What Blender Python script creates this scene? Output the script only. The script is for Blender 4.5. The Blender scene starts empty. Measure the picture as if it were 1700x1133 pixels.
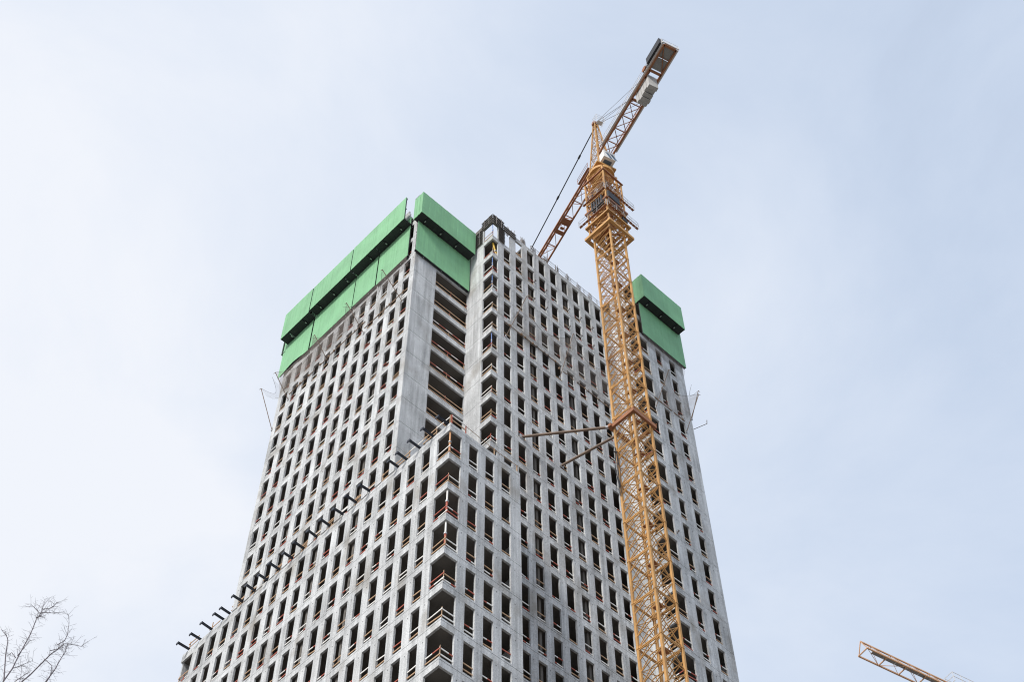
import bpy, math, random
from mathutils import Vector, Matrix
random.seed(7)
R = random.random
H = 3.3                      # storey height in metres; all plan/height numbers below are in storeys
Z0 = 25.496 * H + 1.6        # height of level 0 (lowest roof lintel) above the ground
def W(u, v, z): return Vector((u * H, v * H, z * H + Z0))

# ------------------------------------------------------------------ camera, sky, sun, exposure
scn = bpy.context.scene
COL = scn.collection
cam_d = bpy.data.cameras.new('camera'); cam = bpy.data.objects.new('camera', cam_d); COL.objects.link(cam)
scn.camera = cam
cam_d.sensor_width = 36.0; cam_d.sensor_fit = 'HORIZONTAL'; cam_d.lens = 2414.23 / 1700 * 36
cam_d.clip_start = 0.5; cam_d.clip_end = 6000
yaw, pitch, roll = math.radians(46.077), math.radians(56.394), math.radians(-0.58)
fw = Vector((math.cos(pitch) * math.cos(yaw), math.cos(pitch) * math.sin(yaw), math.sin(pitch)))
rt = fw.cross(Vector((0, 0, 1))).normalized(); up = rt.cross(fw)
c_, s_ = math.cos(roll), math.sin(roll)
rt, up = c_ * rt + s_ * up, c_ * up - s_ * rt
m = Matrix((rt, up, -fw)).transposed().to_4x4(); m.translation = Vector((-12.3687 * H, -14.8254 * H, 1.6))
cam.matrix_world = m

SUN = Vector((-0.77, -0.20, 0.60)).normalized()
sun_d = bpy.data.lights.new('sun', 'SUN'); sun = bpy.data.objects.new('sun', sun_d); COL.objects.link(sun)
sun_d.energy = 3.4; sun_d.angle = math.radians(14); sun_d.color = (1.0, 0.965, 0.915)
sun.rotation_euler = SUN.to_track_quat('Z', 'Y').to_euler(); sun.location = (0, 0, 200)
world = bpy.data.worlds.new('World'); scn.world = world; world.use_nodes = True
wn = world.node_tree.nodes; wl = world.node_tree.links; wn.clear()
sky = wn.new('ShaderNodeTexSky'); sky.sky_type = 'NISHITA'; sky.sun_disc = False
sky.sun_elevation = math.asin(SUN.z); sky.sun_rotation = math.atan2(SUN.x, SUN.y)
sky.air_density = 1.0; sky.dust_density = 2.0; sky.ozone_density = 1.0
tc = wn.new('ShaderNodeTexCoord')
bg1 = wn.new('ShaderNodeBackground'); bg1.inputs['Strength'].default_value = 0.15
wl.new(sky.outputs[0], bg1.inputs['Color'])
bg2 = wn.new('ShaderNodeBackground'); bg2.inputs['Strength'].default_value = 1.0     # thin high cloud veil
bg2.inputs['Color'].default_value = (0.885, 0.915, 0.985, 1)
mp = wn.new('ShaderNodeMapping'); mp.inputs['Scale'].default_value = (1.1, 1.1, 1.8)
mp.inputs['Rotation'].default_value = (0.3, 0.2, 0.6)
n1 = wn.new('ShaderNodeTexNoise'); n1.inputs['Scale'].default_value = 2.6; n1.inputs['Detail'].default_value = 8; n1.inputs['Roughness'].default_value = 0.56; n1.inputs['Distortion'].default_value = 0.4
wl.new(tc.outputs['Generated'], mp.inputs[0]); wl.new(mp.outputs[0], n1.inputs['Vector'])
dp = wn.new('ShaderNodeVectorMath'); dp.operation = 'DOT_PRODUCT'; dp.inputs[1].default_value = (-0.735, 0.62, -0.27)
wl.new(tc.outputs['Generated'], dp.inputs[0])
ma = wn.new('ShaderNodeMath'); ma.operation = 'MULTIPLY_ADD'; ma.inputs[1].default_value = 0.56; ma.inputs[2].default_value = 0.965
wl.new(dp.outputs['Value'], ma.inputs[0])
mb_ = wn.new('ShaderNodeMath'); mb_.operation = 'MULTIPLY_ADD'; mb_.inputs[1].default_value = 0.60; 
wl.new(n1.outputs['Fac'], mb_.inputs[0]); wl.new(ma.outputs[0], mb_.inputs[2])
mc = wn.new('ShaderNodeMath'); mc.operation = 'SUBTRACT'; mc.inputs[1].default_value = 0.30
wl.new(mb_.outputs[0], mc.inputs[0])
cl = wn.new('ShaderNodeClamp'); cl.inputs['Min'].default_value = 0.5; cl.inputs['Max'].default_value = 1.0
wl.new(mc.outputs[0], cl.inputs['Value'])
cr = wn.new('ShaderNodeMapRange'); cr.inputs['From Min'].default_value = 0.65; cr.inputs['From Max'].default_value = 1.0
wl.new(cl.outputs[0], cr.inputs['Value'])
cm = wn.new('ShaderNodeMixRGB'); cm.inputs[1].default_value = (0.82, 0.935, 1.115, 1); cm.inputs[2].default_value = (0.88, 0.912, 0.98, 1)
wl.new(cr.outputs[0], cm.inputs[0]); wl.new(cm.outputs[0], bg2.inputs['Color'])
mix = wn.new('ShaderNodeMixShader'); wl.new(cl.outputs[0], mix.inputs[0]); wl.new(bg1.outputs[0], mix.inputs[1]); wl.new(bg2.outputs[0], mix.inputs[2])
wo = wn.new('ShaderNodeOutputWorld'); wl.new(mix.outputs[0], wo.inputs['Surface'])
scn.view_settings.view_transform = 'Standard'; scn.view_settings.look = 'None'
scn.cycles.filter_width = 1.1
scn.view_settings.exposure = 0.0; scn.view_settings.gamma = 1.0; scn.view_settings.use_curve_mapping = False

# ------------------------------------------------------------------ materials
def mat(name, col, rough=0.8, metal=0.0, var=0.12, scale=0.6, streak=0.0, grain=0.0, stain=None, stain_amt=0.0, objvar=0.0, bump=0.0, bump_scale=8.0, panel=0.0):
    M = bpy.data.materials.new(name); M.use_nodes = True
    nt = M.node_tree; N = nt.nodes; L = nt.links
    b = N['Principled BSDF']; b.inputs['Roughness'].default_value = rough; b.inputs['Metallic'].default_value = metal
    geo = N.new('ShaderNodeNewGeometry')
    fac = None
    def noise(sc, detail, mscale=None):
        t = N.new('ShaderNodeTexNoise'); t.inputs['Scale'].default_value = sc; t.inputs['Detail'].default_value = detail
        if mscale:
            q = N.new('ShaderNodeMapping'); q.inputs['Scale'].default_value = mscale
            L.new(geo.outputs['Position'], q.inputs[0]); L.new(q.outputs[0], t.inputs['Vector'])
        else: L.new(geo.outputs['Position'], t.inputs['Vector'])
        return t.outputs['Fac']
    def add(sock, amt, prev):
        x = N.new('ShaderNodeMath'); x.operation = 'MULTIPLY_ADD'; x.inputs[1].default_value = 2 * amt
        L.new(sock, x.inputs[0])
        y = N.new('ShaderNodeMath'); y.operation = 'ADD'; y.inputs[1].default_value = -amt; L.new(x.outputs[0], y.inputs[0])
        if prev is None: x.inputs[2].default_value = 1.0
        else: L.new(prev, x.inputs[2])
        return y.outputs[0]
    fac = add(noise(scale, 5), var * 2, fac)
    if streak: fac = add(noise(1.0, 4, (3.2, 3.2, 0.16)), streak * 2, fac)
    if grain: fac = add(noise(9.0, 4), grain * 2, fac)
    if panel:                                # tone changes from one form panel to the next
        q = N.new('ShaderNodeMapping'); q.inputs['Scale'].default_value = (1 / (0.2431 * H), 1 / (0.2431 * H), 1 / H)
        q.inputs['Location'].default_value = (0.37, 0.31, -(Z0 / H) + 0.02)
        fl = N.new('ShaderNodeVectorMath'); fl.operation = 'FLOOR'
        wn_ = N.new('ShaderNodeTexWhiteNoise'); wn_.noise_dimensions = '3D'
        L.new(geo.outputs['Position'], q.inputs[0]); L.new(q.outputs[0], fl.inputs[0]); L.new(fl.outputs[0], wn_.inputs['Vector'])
        fac = add(wn_.outputs['Value'], panel, fac)
    if objvar:
        oi = N.new('ShaderNodeObjectInfo'); fac = add(oi.outputs['Random'], objvar, fac)
    cn = N.new('ShaderNodeMixRGB'); cn.blend_type = 'MULTIPLY'; cn.inputs[0].default_value = 1.0
    cn.inputs[1].default_value = (*col, 1)
    L.new(fac, cn.inputs[2]); out = cn.outputs[0]
    if stain:
        r = N.new('ShaderNodeValToRGB'); r.color_ramp.elements[0].position = 0.56; r.color_ramp.elements[1].position = 0.74
        L.new(noise(0.42, 6, (1, 1, 0.6)), r.inputs[0])
        k = N.new('ShaderNodeMath'); k.operation = 'MULTIPLY'; k.inputs[1].default_value = stain_amt; L.new(r.outputs[0], k.inputs[0])
        mx = N.new('ShaderNodeMixRGB'); L.new(k.outputs[0], mx.inputs[0]); L.new(out, mx.inputs[1]); mx.inputs[2].default_value = (*stain, 1); out = mx.outputs[0]
    L.new(out, b.inputs['Base Color'])
    if bump:
        bn = N.new('ShaderNodeBump'); bn.inputs['Strength'].default_value = bump; bn.inputs['Distance'].default_value = 0.03
        L.new(noise(bump_scale, 5), bn.inputs['Height']); L.new(bn.outputs[0], b.inputs['Normal'])
    return M
M = {}
M['concrete'] = mat('concrete', (0.48, 0.49, 0.495), 0.9, var=0.18, scale=0.5, streak=0.27, grain=0.25, stain=(0.24, 0.215, 0.18), stain_amt=0.75, objvar=0.07, bump=0.8, panel=0.10)
M['joint'] = mat('joint_concrete', (0.09, 0.087, 0.083), 0.95, grain=0.1)
M['tie_hole'] = mat('tie_hole_plug', (0.05, 0.05, 0.052), 0.9)
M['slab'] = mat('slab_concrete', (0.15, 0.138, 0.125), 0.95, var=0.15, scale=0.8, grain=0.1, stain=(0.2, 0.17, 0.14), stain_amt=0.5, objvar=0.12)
M['white'] = mat('white_board', (0.80, 0.78, 0.74), 0.7, var=0.06, grain=0.06)
M['red'] = mat('red_board', (0.40, 0.095, 0.06), 0.7, var=0.12, scale=2, grain=0.08)
M['wood'] = mat('bare_wood_board', (0.46, 0.30, 0.18), 0.8, var=0.15, scale=2, grain=0.1)
M['waler'] = mat('weathered_formwork_beam', (0.05, 0.045, 0.042), 0.8, var=0.25, scale=3)
M['ply'] = mat('weathered_plywood', (0.30, 0.20, 0.13), 0.8, var=0.2, scale=2, grain=0.1)
M['green'] = mat('green_sheet', (0.205, 0.455, 0.24), 0.65, var=0.12, scale=0.5, streak=0.07, grain=0.03, objvar=0.04)
M['black'] = mat('black_steel', (0.022, 0.023, 0.028), 0.6, var=0.2)
M['steel'] = mat('galvanised_steel', (0.42, 0.42, 0.43), 0.5, 0.4, var=0.15, scale=2)
M['navy'] = mat('dark_painted_beam', (0.022, 0.028, 0.042), 0.6, var=0.2)
M['rebar'] = mat('rebar_steel', (0.20, 0.18, 0.17), 0.7, var=0.2)
M['blue'] = mat('blue_prop', (0.10, 0.19, 0.47), 0.5)
M['orange_prop'] = mat('orange_prop', (0.60, 0.30, 0.13), 0.6, var=0.15, scale=2)
M['yellow_prop'] = mat('yellow_prop', (0.70, 0.42, 0.04), 0.6)
M['crane'] = mat('yellow_crane_paint', (0.51, 0.275, 0.09), 0.65, var=0.16, scale=1.2, grain=0.12, stain=(0.24, 0.12, 0.05), stain_amt=0.8, objvar=0.12)
M['jib'] = mat('shaded_orange_paint', (0.33, 0.135, 0.06), 0.65, var=0.14, scale=0.8, grain=0.08, stain=(0.25, 0.10, 0.05), stain_amt=0.5)  # darker than the yellow paint: shade of the undersides put into the colour
M['formply'] = mat('grey_form_face', (0.40, 0.37, 0.34), 0.8, var=0.25, scale=3)
M['farjib'] = mat('faded_orange_paint', (0.62, 0.36, 0.20), 0.6)
M['tiepaint'] = mat('brown_strut_paint', (0.21, 0.145, 0.105), 0.6, var=0.2, scale=1.2)
M['pale'] = mat('pale_rail_paint', (0.70, 0.68, 0.66), 0.6)
M['cabwhite'] = mat('white_panel', (0.80, 0.80, 0.79), 0.5, var=0.05)
M['cabblue'] = mat('blue_grey_panel', (0.10, 0.16, 0.24), 0.4)
M['grating'] = mat('grey_deck_plate', (0.30, 0.29, 0.28), 0.7, var=0.15, scale=2)
M['ballast'] = mat('ballast_concrete', (0.46, 0.45, 0.43), 0.9, var=0.12, scale=1.5, grain=0.06)
M['bark'] = mat('twig_bark', (0.17, 0.15, 0.165), 0.9, var=0.2)
M['ground'] = mat('packed_site_ground', (0.17, 0.16, 0.145), 0.95, var=0.2, scale=0.08, grain=0.1, bump=0.3)
def net_mat(name, col, alpha):
    n = bpy.data.materials.new(name); n.use_nodes = True; N = n.node_tree.nodes; L = n.node_tree.links; N.clear()
    t = N.new('ShaderNodeBsdfTransparent'); d = N.new('ShaderNodeBsdfDiffuse'); d.inputs['Color'].default_value = (*col, 1)
    x = N.new('ShaderNodeMixShader'); o = N.new('ShaderNodeOutputMaterial')
    g = N.new('ShaderNodeNewGeometry'); t2 = N.new('ShaderNodeTexNoise'); t2.inputs['Scale'].default_value = 1.3; t2.inputs['Detail'].default_value = 4
    k = N.new('ShaderNodeMath'); k.operation = 'MULTIPLY'; k.inputs[1].default_value = 2 * alpha
    L.new(g.outputs['Position'], t2.inputs['Vector']); L.new(t2.outputs['Fac'], k.inputs[0]); L.new(k.outputs[0], x.inputs[0])
    L.new(t.outputs[0], x.inputs[1]); L.new(d.outputs[0], x.inputs[2]); L.new(x.outputs[0], o.inputs['Surface'])
    return n
M['net'] = net_mat('fine_safety_mesh', (0.40, 0.37, 0.34), 0.13)
M['netdark'] = net_mat('dusty_safety_mesh', (0.30, 0.26, 0.235), 0.24)

# ------------------------------------------------------------------ helpers
class MB:
    """collects shapes given in storeys and links them as one mesh object"""
    def __init__(s): s.v = []; s.f = []; s.m = []
    def quad(s, pts, mi=0):
        b = len(s.v); s.v += [tuple(p) for p in pts]; s.f.append(tuple(range(b, b + len(pts)))); s.m.append(mi)
    def hexa(s, P, mi=0):
        b = len(s.v); s.v += [tuple(p) for p in P]
        for q in ((0, 3, 2, 1), (4, 5, 6, 7), (0, 1, 5, 4), (1, 2, 6, 5), (2, 3, 7, 6), (3, 0, 4, 7)):
            s.f.append(tuple(b + i for i in q)); s.m.append(mi)
    def box(s, a, b, mi=0):
        (x0, y0, z0), (x1, y1, z1) = [min(p, q) for p, q in zip(a, b)], [max(p, q) for p, q in zip(a, b)]
        s.hexa([(x0, y0, z0), (x1, y0, z0), (x1, y1, z0), (x0, y1, z0), (x0, y0, z1), (x1, y0, z1), (x1, y1, z1), (x0, y1, z1)], mi)
    def bar(s, p, q, w, h=None, mi=0, upv=(0, 0, 1)):
        p, q = Vector(p), Vector(q); d = (q - p)
        if d.length < 1e-6: return
        d.normalize(); uv = Vector(upv)
        if abs(d.dot(uv)) > 0.98: uv = Vector((1, 0, 0))
        x = d.cross(uv).normalized(); y = x.cross(d); h = h or w
        x *= w / 2; y *= h / 2
        s.hexa([p - x - y, p + x - y, p + x + y, p - x + y, q - x - y, q + x - y, q + x + y, q - x + y], mi)
    def tube(s, p, q, r, mi=0, n=6, r2=None):
        p, q = Vector(p), Vector(q); d = (q - p)
        if d.length < 1e-6: return
        d.normalize(); uv = Vector((0, 0, 1)) if abs(d.z) < 0.95 else Vector((1, 0, 0))
        x = d.cross(uv).normalized(); y = x.cross(d); r2 = r if r2 is None else r2
        b = len(s.v)
        for c, rr in ((p, r), (q, r2)):
            for i in range(n):
                a = 2 * math.pi * i / n; s.v.append(tuple(c + x * math.cos(a) * rr + y * math.sin(a) * rr))
        for i in range(n):
            j = (i + 1) % n; s.f.append((b + i, b + j, b + n + j, b + n + i)); s.m.append(mi)
        s.f.append(tuple(b + i for i in range(n))[::-1]); s.m.append(mi)
        s.f.append(tuple(b + n + i for i in range(n))); s.m.append(mi)
    def mesh(s, name, mats):
        """points in storeys, relative to the object's own origin"""
        me = bpy.data.meshes.new(name); me.from_pydata([(x * H, y * H, z * H) for x, y, z in s.v], [], s.f)
        for k in mats: me.materials.append(M[k])
        me.polygons.foreach_set('material_index', s.m); me.update(); return me
    def build(s, name, mats, parent=None, loc=None):
        o = bpy.data.objects.new(name, s.mesh(name, mats)); COL.objects.link(o)
        if loc is not None: o.location = loc
        if parent is not None: o.parent = parent
        return o
def tag(o, label=None, cat=None, group=None, kind=None):
    for k, x in (('label', label), ('category', cat), ('group', group), ('kind', kind)):
        if x: o[k] = x
    return o
def thing(name, label, cat, loc, group=None):
    o = bpy.data.objects.new(name, None); COL.objects.link(o); o.location = loc; o.empty_display_size = 0.5
    return tag(o, label, cat, group)
def inst(name, me, parent, loc=(0, 0, 0)):
    o = bpy.data.objects.new(name, me); COL.objects.link(o); o.parent = parent; o.location = loc; return o
ORG = W(0, 0, 0)             # things whose numbers are absolute have their Empty on the ground below this point
GZ = -Z0 / H                 # ground level in storeys

# ------------------------------------------------------------------ ground
g = MB(); n = 12; S = 900 / H
for i in range(n):
    for j in range(n):
        x0, x1 = -S + 2 * S * i / n, -S + 2 * S * (i + 1) / n; y0, y1 = -S + 2 * S * j / n, -S + 2 * S * (j + 1) / n
        g.quad([(x0, y0, 0), (x1, y0, 0), (x1, y1, 0), (x0, y1, 0)])
tag(g.build('ground', ['ground']), kind='structure')

# ------------------------------------------------------------------ the tower
T = 0.050                                     # wall thickness
A_, B1, C_, D_, E_, G_, UR, VT = -0.0172, 1.8856, 1.9872, 0.8654, 7.085, -0.1241, 9.035, 7.885
PB = 0.4863; OW = 0.2675                      # bay pitch, opening width
UL, VL = 2.12, 9.90                           # low front block
tower = thing('unfinished_high_rise', 'tall stepped tower of bare grey concrete still under construction, full of empty window openings', 'building', (0, 0, 0))
def P3(face, s, dep, z):
    """face = (axis, fixed, inward sign): s runs along the face, dep goes into the wall"""
    ax, val, sg = face
    return (val + sg * dep, s, z) if ax == 'u' else (s, val + sg * dep, z)
def fbox(mb, face, s0, s1, d0, d1, z0, z1, mi=0): mb.box(P3(face, s0, d0, z0), P3(face, s1, d1, z1), mi)
def spandrel(mb, face, s0, s1, top=0.215):
    fbox(mb, face, s0, s1, 0, T, 0, 0.148)
    fbox(mb, face, s0, s1, 0.022, T - 0.002, 0.148, 0.164, 1)
    fbox(mb, face, s0, s1, 0.002, T - 0.001, 0.164, top)
def piers(mb, face, s0, s1, ops, z0=0.215, holes=True):
    e = s0
    segs = []
    for a, b in ops:
        if a - e > 0.005: segs.append((e, a))
        e = max(e, b)
    if s1 - e > 0.005: segs.append((e, s1))
    for a, b in segs:
        fbox(mb, face, a, b, 0.001, T, z0, 1.0)
        if holes and b - a < 0.4:
            m_ = a + (b - a) * 0.32
            for zz in (0.90,):
                fbox(mb, face, m_, m_ + 0.019, -0.0015, 0.006, zz, zz + 0.021, 2)
        elif b - a >= 0.4:                       # large blank walls: vertical form joints and tie holes
            k = int((b - a) / 0.24)
            for i in range(1, k + 1):
                x = a + (b - a) * i / (k + 1)
                for zz in (0.42, 0.78): fbox(mb, face, x, x + 0.012, -0.0012, 0.006, zz, zz + 0.013, 2)
fAB = ('u', A_, 1); fBC = ('v', B1, 1); fCD = ('u', C_, 1); fDE = ('v', D_, 1); fEF = ('u', E_, 1); fFG = ('v', G_, 1)
fGH = ('u', UR, -1); fHA = ('v', VT, -1)
opAB = [(2.0811 + PB * j, 2.0811 + PB * j + OW) for j in range(12)]
opBC = [(0.778, C_)]; opCD = [(D_, 1.25)]
opDE = [(C_, 2.216)] + [(2.4439 + PB * j, 2.4439 + PB * j + OW) for j in range(9)]
opEF = [(G_, 0.26)]; opFG = [(E_, 7.457), (7.80, 8.047), (8.40, 8.658)]
opGH = [(0.6 + 0.62 * j, 0.9 + 0.62 * j) for j in range(11)]
opHA = [(0.6 + 0.62 * j, 0.9 + 0.62 * j) for j in range(13)]
opLL = [(0, 0.418)] + [(0.6532 + PB * j, 0.6532 + PB * j + OW) for j in range(18)] + [(9.407, VL)]
opLR = [(0, 0.35)] + [(0.5755 + PB * j, 0.5755 + PB * j + OW) for j in range(3)]
opLE = [(0.6 + PB * j, 0.6 + PB * j + OW) for j in range(3)]
fLL = ('u', 0.0, 1); fLR = ('v', 0.0, 1); fLX = ('u', UL, -1); fLE = ('v', VL, -1); fLB = ('u', UL, -1)
def upper_faces():                         # faces of the tower above the low block
    return [(fAB, B1, VT, opAB), (fBC, A_ + T, C_ + T, opBC), (fCD, D_, B1, opCD)]
def side_faces():
    return [(fDE, C_ + T, E_ + T, opDE), (fEF, G_, D_, opEF), (fFG, E_ + T, UR, opFG),
            (fGH, G_ + T, VT, opGH), (fHA, A_ + T, UR - T, opHA)]
def low_faces():
    return [(fLL, 0, VL, opLL), (fLR, T, UL, opLR), (fLX, T, D_, []), (fLE, T, UL - T, opLE), (fLB, VT, VL, [])]
WM = ['concrete', 'joint', 'tie_hole']
def storey_mesh(faces):
    mb = MB()
    for f, s0, s1, ops in faces: spandrel(mb, f, s0, s1); piers(mb, f, s0, s1, ops)
    return mb
sideD = [(fDE, UL + 0.004, E_ + T, [o for o in opDE if o[0] > 2.2])] + side_faces()[1:]
m_low = storey_mesh(low_faces() + sideD).mesh('storey_wall', WM)
m_up = storey_mesh(upper_faces() + side_faces()).mesh('storey_wall', WM)
NLOW = 25
for k in range(-1, -NLOW - 1, -1): inst('storey_wall', m_low, tower, W(0, 0, k))
mb = MB()                                   # level 0: edge beam of the low roof, tower walls rising behind it
for f, s0, s1, ops in low_faces(): spandrel(mb, f, s0, s1, 0.268)
for f, s0, s1, ops in sideD: spandrel(mb, f, s0, s1); piers(mb, f, s0, s1, ops)
for f, s0, s1, ops in upper_faces(): piers(mb, f, s0, s1, ops, 0.268 if f is fAB else 0.2)
piers(mb, fDE, C_ + T, UL + 0.002, [(C_, UL + 0.1)])
mb.build('storey_wall', WM, tower, W(0, 0, 0))
for k in range(1, 12): inst('storey_wall', m_up, tower, W(0, 0, k))
mb = storey_mesh(upper_faces() + side_faces()); mb.build('storey_wall', WM, tower, W(0, 0, 12))
mb = MB()                                   # level 13: only partly cast
spandrel(mb, fAB, 2.4, VT, 0.21); mb.build('roof_edge_beam', WM, tower, W(0, 0, 13)); mb = MB()
spandrel(mb, fDE, 2.87, E_, 0.21)
for f, s0, s1, ops in ((fEF, G_, D_, opEF), (fFG, E_ + T, UR, opFG), (fGH, G_ + T, VT, opGH)): spandrel(mb, f, s0, s1); piers(mb, f, s0, s1, ops)
mb.build('storey_wall', WM, tower, W(0, 0, 13))
# floor slabs
def rects(mb, rs, z0=0.012, z1=0.135):
    for a, b, c, d in rs: mb.box((a, c, z0), (b, d, z1))
e_ = T * 0.6
tr = [(A_ + e_, C_ + e_, B1 + e_, VT - e_), (C_ + e_ + 0.001, E_ + e_, D_ + e_, VT - e_), (E_ + e_ + 0.001, UR - e_, G_ + e_, VT - e_)]
lr = [(e_, UL - e_, e_, D_ - 0.02), (e_, C_ + e_ - 0.001, D_ - 0.019, B1 + e_ - 0.001), (e_, UL - e_, VT - e_ + 0.001, VL - e_)]
ms = MB(); rects(ms, tr); mS = ms.mesh('floor_slab', ['slab'])
ms = MB(); rects(ms, tr + lr); mL = ms.mesh('floor_slab', ['slab'])
for k in range(-NLOW, 1): inst('floor_slab', mL, tower, W(0, 0, k))
for k in range(1, 13): inst('floor_slab', mS, tower, W(0, 0, k))
ms = MB(); rects(ms, [(A_ + e_, C_, B1 + 0.6, VT - e_), (3.3, E_ + e_, D_ + e_, VT - e_), (E_ + e_ + .001, UR - e_, G_ + e_, VT - e_)]); ms.build('floor_slab', ['slab'], tower, W(0, 0, 13))
ms = MB(); rects(ms, [(E_ + e_ + .001, UR - e_, G_ + e_, VT - e_)]); ms.build('floor_slab', ['slab'], tower, W(0, 0, 14))
# core and cross walls
ms = MB()
for (a, b, c, d) in [(2.9, 6.4, 2.9, 2.98), (2.9, 6.4, 5.9, 5.98), (2.9, 2.98, 2.981, 5.899), (6.32, 6.4, 2.981, 5.899), (1.5, 1.57, 3.1, 6.6), (7.7, 7.78, 2.2, 6.9), (3.4, 6.2, 2.05, 2.12)]:
    ms.box((a, c, GZ), (b, d, 13.04))
for v in (3.24, 4.70, 6.16): ms.box((0.095, v, GZ), (1.499, v + .07, 13.04))
for u in (3.57, 5.08): ms.box((u, D_ + .10, GZ), (u + .07, 2.049, 13.04))
ms.box((1.15, 0.75, GZ), (1.75, 0.83, 0.04)); ms.box((1.0, 8.3, GZ), (1.08, 9.2, 0.04))
ms.build('core_wall', ['slab'], tower, ORG)
# ground floor plinth so the building meets the ground
ms = MB(); 
for f, s0, s1, ops in low_faces() + sideD: fbox(ms, f, s0, s1, 0.0, T, GZ, -NLOW - 0.003)
ms.build('plinth', ['concrete'], tower, ORG)

# guard rails across the openings: one part per opening
def board_pair(mb, face, a, b, z, rnd):
    L = b - a
    for zz, hh in ((0.215 + 0.235, 0.028), (0.215 + 0.075, 0.030)):
        tilt = (rnd.random() - .5) * (0.05 if rnd.random() < .25 else 0.012); z_ = zz + (rnd.random() - .5) * 0.04
        c = rnd.random(); d0 = 0.022
        if zz > .4 and rnd.random() < .07: continue
        n_ = 1 if L < 0.45 else 2 + int(L / 0.35)
        if c < 0.36: segs = [(a, b, 2)] if n_ == 1 else None
        elif c < 0.62: segs = [(a, b, 0)] if n_ == 1 else None
        elif c < 0.72: segs = [(a, b, 1)] if n_ == 1 else None
        else:
            t_ = a + L * (0.3 + 0.4 * rnd.random()); x = rnd.randint(0, 1); segs = [(a, t_, x), (t_, b, 1 - x)] if n_ == 1 else None
        if segs is None:
            x = rnd.randint(0, 1); woodp = rnd.random() < (0.75 if face is fBC else 0.45)
            segs = [(a + L * i / n_, a + L * (i + 1) / n_, 2 if woodp else (i + x) % 2) for i in range(n_)]
        for p, q, mi in segs:
            za, zb = z_ + tilt * ((p - a) / L - .5) * 2, z_ + tilt * ((q - a) / L - .5) * 2
            mb.hexa([P3(face, p, d0, za), P3(face, q, d0, zb), P3(face, q, d0 + .012, zb), P3(face, p, d0 + .012, za),
                     P3(face, p, d0, za + hh), P3(face, q, d0, zb + hh), P3(face, q, d0 + .012, zb + hh), P3(face, p, d0 + .012, za + hh)], mi)
    if True:
        for x in ((a + 0.02,) if L < .45 else (a + .02, a + L * .5, b - .03)):
            fbox(mb, face, x, x + 0.012, 0.0345, 0.046, 0.215, 0.54, rnd.choice([1, 2, 2]))
rails = []
CAMP = Vector((-12.3687, -14.8254, -25.496))
def want(face, a, b, k):
    c = Vector(P3(face, (a + b) / 2, 0, k + .4)); rails.append(((c - CAMP).length - (b - a) * 6, face, a, b, k))
for k in range(-10, 0):
    for a, b in opLL[:-1]: want(fLL, a + .001, b, k)
    want(fLL, 9.407, VL - .02, k)
    for a, b in opLR: want(fLR, a + (.024 if a == 0 else 0), b, k)
    for a, b in sideD[0][3]: want(fDE, a, b, k)
for k in range(0, 12):
    if k > 0 or True:
        for a, b in opAB:
            if k < 11: want(fAB, a, b, k)
    if k < 11:
        want(fBC, opBC[0][0], opBC[0][1], k)
    want(fCD, D_ + .001, 1.25, k)
    want(fDE, C_ + .024, 2.216, k)
    for a, b in opDE[1:]: want(fDE, a, b, k)
for k in range(-10, 11):
    want(fEF, G_ + .001, .26, k); want(fFG, E_ + .024, 7.457, k)
    for a, b in opFG[1:]: want(fFG, a, b, k)
want(fCD, D_ + .001, 1.25, 12)
rails.sort(key=lambda t: t[0]); RM = ['white', 'red', 'wood']; rest = MB()
for i, (dist, f, a, b, k) in enumerate(rails):
    rnd = random.Random(i * 31 + 5)
    if i < 300:
        mb = MB(); board_pair(mb, f, a, b, 0, rnd)
        base = P3(f, a, 0, 0.215)
        mb.v = [(x - base[0], y - base[1], z - base[2]) for x, y, z in mb.v]
        mb.build('guard_rail', RM, tower, W(base[0], base[1], base[2] + k))
    else:
        t = MB(); board_pair(t, f, a, b, 0, rnd); o = len(rest.v)
        rest.v += [(x, y, z + k) for x, y, z in t.v]; rest.f += [tuple(q + o for q in ff) for ff in t.f]; rest.m += t.m
tag(rest.build('guard_rail', RM, tower, ORG), kind='stuff')

# rails along the edge of the low roof
mb = MB()
for v in [0.05] + [0.5 + 0.92 * i for i in range(11)]: mb.bar((0.03, v, 0.268), (0.03, v, 0.60), 0.018, mi=2)
for i in range(22):
    v = 0.05 + 0.44 * i
    if R() < 0.75: mb.bar((0.012, v, 0.50 + R() * .03), (0.012, v + 0.44, 0.50 + R() * .03), 0.012, 0.03, mi=random.choice([0, 2, 2, 2]))
    if R() < 0.35: mb.bar((0.012, v, 0.36 + R() * .03), (0.012, v + 0.44, 0.36 + R() * .03), 0.012, 0.03, mi=2)
mb.build('roof_guard_rail', RM, tower, ORG)
mb = MB()
for u in (0.06, 0.48): mb.bar((u, 0.03, 0.268), (u, 0.03, 0.62), 0.02, mi=1)
for z in (0.58, 0.42): mb.bar((0.06, 0.02, z), (0.48, 0.02, z), 0.012, 0.03, mi=0 if z > .5 else 2)
mb.tube((0.48, 0.02, 0.56), (1.35, 0.02, 0.47), 0.007, 2); mb.tube((1.35, 0.02, 0.47), (2.08, 0.02, 0.50), 0.007, 2)
for u in (1.35, 2.05): mb.bar((u, 0.03, 0.268), (u, 0.03, 0.52), 0.02, mi=2)
mb.build('roof_guard_rail', RM, tower, ORG)
mb = MB()                                     # boarded gap under the wing over the low roof
mb.box((1.45, 0.70, 0.29), (1.75, 0.73, 0.72)); mb.box((1.85, 0.70, 0.29), (2.08, 0.73, 0.66))
mb.box((1.2, 0.10, 0.40), (2.05, 0.16, 0.425), 1)
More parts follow.
